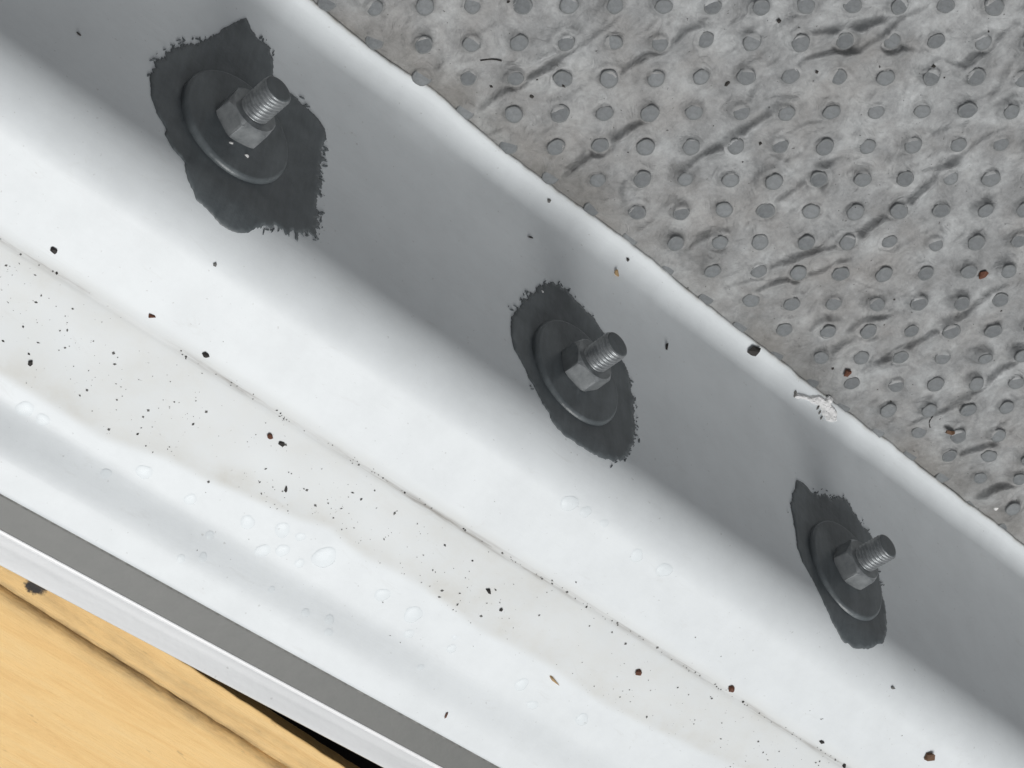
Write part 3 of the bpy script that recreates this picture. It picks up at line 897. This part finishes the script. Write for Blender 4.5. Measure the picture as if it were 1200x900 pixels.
def hmat(x, y):
    i = int(np.clip(np.searchsorted(MX, x), 1, len(MX) - 1)); j = int(np.clip(np.searchsorted(MY, y), 1, len(MY) - 1))
    return mbase(x, y) + H[i, j]
# nub tops: thin worn caps, parts of the mat
caps = []
for s in range(6):
    g = np.random.default_rng(40 + s)
    n = 20; V = []; F = []
    ph = g.uniform(0, 6)
    for rr, z in ((.00236, -.00035), (.00228, -.00002), (.00210, .00006), (.00115, .00009)):
        for k in range(n):
            an = 2 * math.pi * k / n
            q = rr * (1 + .05 * math.sin(2 * an + ph) + .03 * math.sin(5 * an + 2 * ph) + g.normal(0, .012))
            V.append((q * math.cos(an), q * math.sin(an), z + g.normal(0, .00001)))
    for i in range(3):
        for k in range(n): F.append((i * n + k, i * n + (k + 1) % n, (i + 1) * n + (k + 1) % n, (i + 1) * n + k))
    F.append([3 * n + k for k in range(n)])
    mm = pydata('nub', V, F); mm.materials.append(NUB); caps.append(mm)
viewn = []
for p in nubs:
    q = AX.T @ (np.array([p[0], p[1], mbase(p[0], p[1])]) - CAM)
    x, y = 600 + FPX * q[0] / q[2], 450 + FPX * q[1] / q[2]
    if -40 < x < 1240 and -40 < y < 940 and p[1] > EDGE_Y - .001: viewn.append(p)
print('nubs', len(viewn))
for k, p in enumerate(viewn[:300]):
    o = link('nub', caps[k % 6], NUB, MAT)
    zz = hmat(p[0], p[1])
    o.location = (p[0], p[1], zz + .00012)
    tl = rng.uniform(.02, .16)
    nv = MN + np.array([rng.normal(0, .06), rng.normal(0, .06), 0]) + np.array([UPD[0], UPD[1], 0]) * rng.uniform(.0, .12)
    q_ = Vector((0, 0, 1)).rotation_difference(Vector(nv)) @ Matrix.Rotation(rng.uniform(-.5, .5), 3, 'Z').to_quaternion()
    o.rotation_mode = 'QUATERNION'; o.rotation_quaternion = q_
    k_ = rng.uniform(.92, 1.1)
    o.scale = (k_ * rng.uniform(.95, 1.05), k_ * rng.uniform(.95, 1.05), 1)

# ------------------------------------------------------------------ droplets
def drop_mesh(seed):
    g = np.random.default_rng(seed); n = 28; V, F = [], []
    ph = g.uniform(0, 6, 3)
    for rr, z in ((1.0, -.02), (.985, .10), (.93, .19), (.8, .27), (.55, .33), (.25, .36)):
        for k in range(n):
            an = 2 * math.pi * k / n
            q = rr * (1 + .08 * math.sin(2 * an + ph[0]) + .05 * math.sin(3 * an + ph[1]) + .025 * math.sin(5 * an + ph[2]))
            V.append((q * math.cos(an), q * math.sin(an), z))
    for i in range(5):
        for k in range(n): F.append((i * n + k, i * n + (k + 1) % n, (i + 1) * n + (k + 1) % n, (i + 1) * n + k))
    F.append([5 * n + k for k in range(n)])
    mm = pydata('water_drop', V, F); mm.materials.append(WATER); return mm
DM = [drop_mesh(k) for k in range(5)]
drops = [(29,479,10),(50,492,8),(169,553,9),(124,555,6),(223,585,7),(290,612,9),(331,621,9),(352,629,6),(308,645,8),(331,645,8),(351,660,6),(380,653,14),(448,697,9),(238,653,5),(212,655,5),
         (358,718,5),(386,726,6),(385,741,5),(318,691,4),(246,627,5),(484,720,11),(479,743,6),(611,802,8),(624,826,6),(682,843,8),(529,760,6),(533,747,3),(493,782,4),(778,668,9),(746,651,8),(686,600,7),(667,590,10),(708,613,5)]
def align(o, q, n, rz, s):
    zq = Vector((0, 0, 1)).rotation_difference(Vector(n))
    o.matrix_world = Matrix.LocRotScale(Vector(q), zq @ Matrix.Rotation(rz, 3, 'Z').to_quaternion(), Vector(s))
for k, (x, y, r) in enumerate(drops):
    q, n = on_panel(x, y)
    d = np.linalg.norm(q - CAM) / FPX
    o = link('water_drop', DM[k % 5], WATER)
    align(o, q, n, random.uniform(0, 6), (r * d * random.uniform(.95, 1.2), r * d, r * d * .5))
    if r >= 11: lab, grp = 'large clear water drop on the clean strip of the white panel by the grey strip', 'large drops by the grey strip'
    elif q[1] > GROOVE_Y: lab, grp = 'faint clear water drop on the panel between the groove and the rounded shoulder', 'drops above the groove'
    elif r >= 7: lab, grp = 'clear round water drop on the clean strip of the white panel by the grey strip', 'round drops by the grey strip'
    else: lab, grp = 'tiny clear water drop on the clean strip of the white panel by the grey strip', 'tiny drops by the grey strip'
    tag(o, lab, 'water drop', grp)

# ------------------------------------------------------------------ crumbs and grit
def crumb(name, px, py, lx, ly, mat, label, cat, rz=0.0, where='panel', hz=.35, seed=None, up=0.0):
    if where == 'panel': q, n = on_panel(px, py)
    else:
        q = hit_m(px, py); q = hit_m(px, py, hmat(q[0], q[1]) - mbase(q[0], q[1])); n = MN
    d = np.linalg.norm(q - CAM) / FPX
    sx, sy = lx * d * .48, ly * d * .48
    sz = max(min(sx, sy) * hz * 2, .0002)
    gg = np.random.default_rng(int(px * 7 + py))
    bm = bmesh.new()
    for k in range(18):
        v = gg.normal(0, 1, 3); v /= np.linalg.norm(v); v *= gg.uniform(.75, 1.25)
        bm.verts.new(v)
    bmesh.ops.convex_hull(bm, input=bm.verts)
    bmesh.ops.delete(bm, geom=[v for v in bm.verts if not v.link_faces], context='VERTS')
    me = bm_mesh(name, bm)
    o = link(name, me, mat)
    align(o, np.array(q) + np.array(n) * (sz * .55 + up), n, rz, (sx, sy, sz))
    return tag(o, label, cat)
# image direction -> rotation on the panel: world X axis runs down-right in the picture
crumb('grit', 63, 293, 9, 8, BLACK, 'round black grit grain above the dark groove, alone on the clean white shoulder', 'grit')
crumb('grit', 241, 415, 10, 7, BLACK, 'black oval grit grain beside the scribed groove of the white panel', 'grit')
crumb('grit', 36, 425, 8, 8, BLACK, 'black grit grain at the edge of the dirty band near two drops', 'grit')
crumb('bark_crumb', 178, 370, 10, 6, RUST, 'small reddish brown crumb just above the groove of the white panel', 'crumb', .4)
crumb('bark_crumb', 316, 511, 9, 8, RUST, 'reddish brown crumb touching a black grain in the dirty band', 'crumb')
crumb('grit', 330, 520, 9, 6, BLACK, 'black grain lying next to a reddish brown crumb in the dirty band', 'grit')
crumb('grit', 335, 573, 9, 4, BLACK, 'thin black sliver in the dirty band above the water drops', 'sliver', -.9)
crumb('grit', 572, 693, 9, 8, BLACK, 'largest black grain in the middle of the dirty band', 'grit')
crumb('grit', 587, 714, 5, 5, BLACK, 'small black grain below the largest black grain in the dirty band', 'grit')
crumb('bark_crumb', 748, 787, 9, 10, RUST, 'rust brown crumb in the dirty band near the tan straw', 'crumb')
crumb('bark_crumb', 857, 806, 10, 9, RUST, 'rust brown crumb lying in the groove of the white panel', 'crumb')
crumb('bark_chip', 1090, 885, 18, 14, BROWN, 'large dark brown bark chip on the clean white shoulder', 'bark chip', .3, hz=.25)
crumb('grit', 963, 869, 7, 5, BLACK, 'black grain just above the groove near the large bark chip', 'grit')
crumb('grit', 989, 897, 7, 6, BLACK, 'black grain near the end of the groove, close to the large bark chip', 'grit')
crumb('grit', 796, 912, 6, 6, BLACK, 'black grain in the dirty band far from the groove', 'grit')
crumb('straw', 648, 795, 24, 4, TAN, 'short tan piece of straw at the edge of the dirty band', 'straw', -.28, hz=.5)
crumb('seed', 722, 321, 7, 12, TAN, 'pointed tan seed on the bright lip above the middle bolt', 'seed', .5)
crumb('grit', 735, 304, 5, 5, BLACK, 'black dot on the bright lip beside the tan seed', 'grit')
crumb('grit', 621, 278, 10, 3, BLACK, 'thin black sliver on the grey side between the first two bolts', 'sliver', .4)
crumb('grit', 781, 406, 5, 11, BLACK, 'dark upright fleck on the grey side above the middle bolt tip', 'fleck')
crumb('grit', 643, 235, 6, 5, GREY, 'grey grain on the bright lip of the panel', 'grit')
crumb('grit', 92, 40, 6, 4, BLACK, 'black fleck on the grey side before the broad jagged patch', 'fleck')
crumb('stone', 883, 411, 16, 13, BLACK, 'black stone wedged at the wavy cut edge of the lip', 'stone', .5, hz=.4)
crumb('grit', 1046, 806, 7, 4, GREY, 'grey fleck on the shoulder below the narrow grey patch', 'fleck')
crumb('fibre', 523, 838, 4, 10, RUST, 'tiny reddish fibre on the clean strip by the grey strip', 'fibre', .3)
crumb('grit', 252, 310, 5, 7, GREY, 'small grey fleck on the shoulder below the broad jagged patch', 'fleck')
crumb('paint_flake', 265, 173, 11, 5, WHITE, 'white paint flake under the nut of the bolt on the broad patch', 'paint flake', .5, up=.0016)
crumb('paint_flake', 283, 188, 6, 6, WHITE, 'white round speck on the washer of the bolt on the broad patch', 'paint flake', up=.0016)
crumb('paint_flake', 635, 342, 4, 4, WHITE, 'tiny white speck on the top of the oval grey patch', 'paint flake')
crumb('bark_crumb', 993, 436, 9, 11, RUST, 'dark red crumb on the grey mat beside the torn chip', 'crumb', .5, 'mat')
crumb('bark_crumb', 1152, 320, 11, 14, RUST, 'rust brown crumb on a wrinkle of the grey mat', 'crumb', .2, 'mat')
crumb('bark_crumb', 1113, 506, 12, 9, BROWN, 'amber brown crumb on the grey mat beside a curved black thread', 'crumb', 0, 'mat')
crumb('grit', 623, 112, 6, 6, BLACK, 'round black grain on the grey mat near the black thread', 'grit', 0, 'mat')
crumb('grit', 852, 98, 4, 8, BLACK, 'upright black fleck between nubs of the grey mat', 'fleck', 0, 'mat')
crumb('grit', 1167, 596, 5, 6, WHITE, 'white sparkling grain on the grey mat close to the lip', 'grit', 0, 'mat')
def thread(px, label):
    P = []
    for x, y in px:
        q = hit_m(x, y)
        P.append(hit_m(x, y, hmat(q[0], q[1]) - mbase(q[0], q[1]) + .0003))
    cu = bpy.data.curves.new('thread', 'CURVE'); cu.dimensions = '3D'; cu.bevel_depth = .00018; cu.bevel_resolution = 2
    sp_ = cu.splines.new('POLY'); sp_.points.add(len(P) - 1)
    for k, p in enumerate(P): sp_.points[k].co = (*p, 1)
    t = bpy.data.objects.new('t', cu); COL.objects.link(t)
    dg = bpy.context.evaluated_depsgraph_get()
    me = bpy.data.meshes.new_from_object(t.evaluated_get(dg))
    bpy.data.objects.remove(t)
    me.name = 'thread'; me.materials.clear(); me.materials.append(BLACK)
    return tag(link('thread', me, BLACK), label, 'thread')
thread([(563,71),(570,70),(576,69.5),(582,70),(588,71.5)], 'short straight black thread on the grey mat')
thread([(1093,488),(1090,492),(1088.5,496),(1090,501)], 'short curved black thread on the grey mat beside an amber crumb')

def specks(name, items, mat, label, cat):
    V, F = [], []
    base = [(1, 0, 0), (0, 1, 0), (-1, 0, 0), (0, -1, 0), (0, 0, 1), (0, 0, -1)]
    tri = [(0, 1, 4), (1, 2, 4), (2, 3, 4), (3, 0, 4), (1, 0, 5), (2, 1, 5), (3, 2, 5), (0, 3, 5)]
    for q, s in items:
        an = random.uniform(0, 6.28); e = random.uniform(.45, 1.0)
        ca, sa = math.cos(an), math.sin(an)
        o = len(V)
        for b_ in base:
            x, y, z = b_[0] * s * random.uniform(.7, 1.2), b_[1] * s * e * random.uniform(.7, 1.2), b_[2] * s * .45
            V.append((q[0] + ca * x - sa * y, q[1] + sa * x + ca * y, q[2] + z + s * .2))
        for f in tri: F.append([o + k for k in f])
    return tag(link(name, pydata(name, V, F, False), mat), label, cat, kind='stuff')
def floor_z(x, y):
    i = int(np.clip(round((x - XS[0]) / .001), 0, NX - 1))
    r = TOP[i, 4:120]; return np.interp(y, r[:, 1], r[:, 2])
it_b, it_g = [], []
cl = [(rng.uniform(-.25, .35), rng.uniform(-.068, -.050)) for _ in range(60)]
for k in range(1250):
    x = rng.uniform(-.25, .38)
    if k % 2:
        c0 = cl[rng.integers(len(cl))]; x = c0[0] + rng.normal(0, .007); y = c0[1] + rng.normal(0, .0028)
    else:
        y = rng.uniform(np.interp(x, bound[:, 0], bound[:, 1]) + .001, GROOVE_Y)
    if y < np.interp(x, bound[:, 0], bound[:, 1]) + .0008 or y > -.040: continue
    s = .00008 + abs(rng.normal()) ** 1.8 * .00010
    (it_b if rng.random() < .2 else it_g).append(((x, y, floor_z(x, y)), min(s, .0005)))
for k in range(330):      # dirt caught in the groove
    x = rng.uniform(-.25, .38)
    if vnoise(np.array(x * 35.0), np.array(20.0)) < -.1 and rng.random() < .8: continue
    y = GROOVE_Y + rng.normal(0, .00035)
    (it_b if rng.random() < .35 else it_g).append(((x, y, floor_z(x, y)), .00014 + abs(rng.normal()) * .00016))
for k in range(60):      # sparse grains elsewhere on the floor
    x = rng.uniform(-.25, .38); y = rng.uniform(-.092, -.024)
    (it_b if rng.random() < .3 else it_g).append(((x, y, floor_z(x, y)), .00012 + abs(rng.normal()) * .00015))
specks('black_specks', it_b, BLACK, 'fine black specks scattered in the dried dirty band of the white panel', 'specks')
specks('grey_specks', it_g, GREY, 'fine grey specks scattered in the dried dirty band of the white panel', 'specks')
it_m = []
for k in range(420):
    x = rng.uniform(-.10, .36); y = rng.uniform(EDGE_Y + .002, .28)
    it_m.append(((x, y, hmat(x, y)), .00012 + abs(rng.normal()) ** 1.5 * .00016))
specks('mat_specks', it_m, BLACK, 'fine black specks scattered over the grey mat', 'specks')
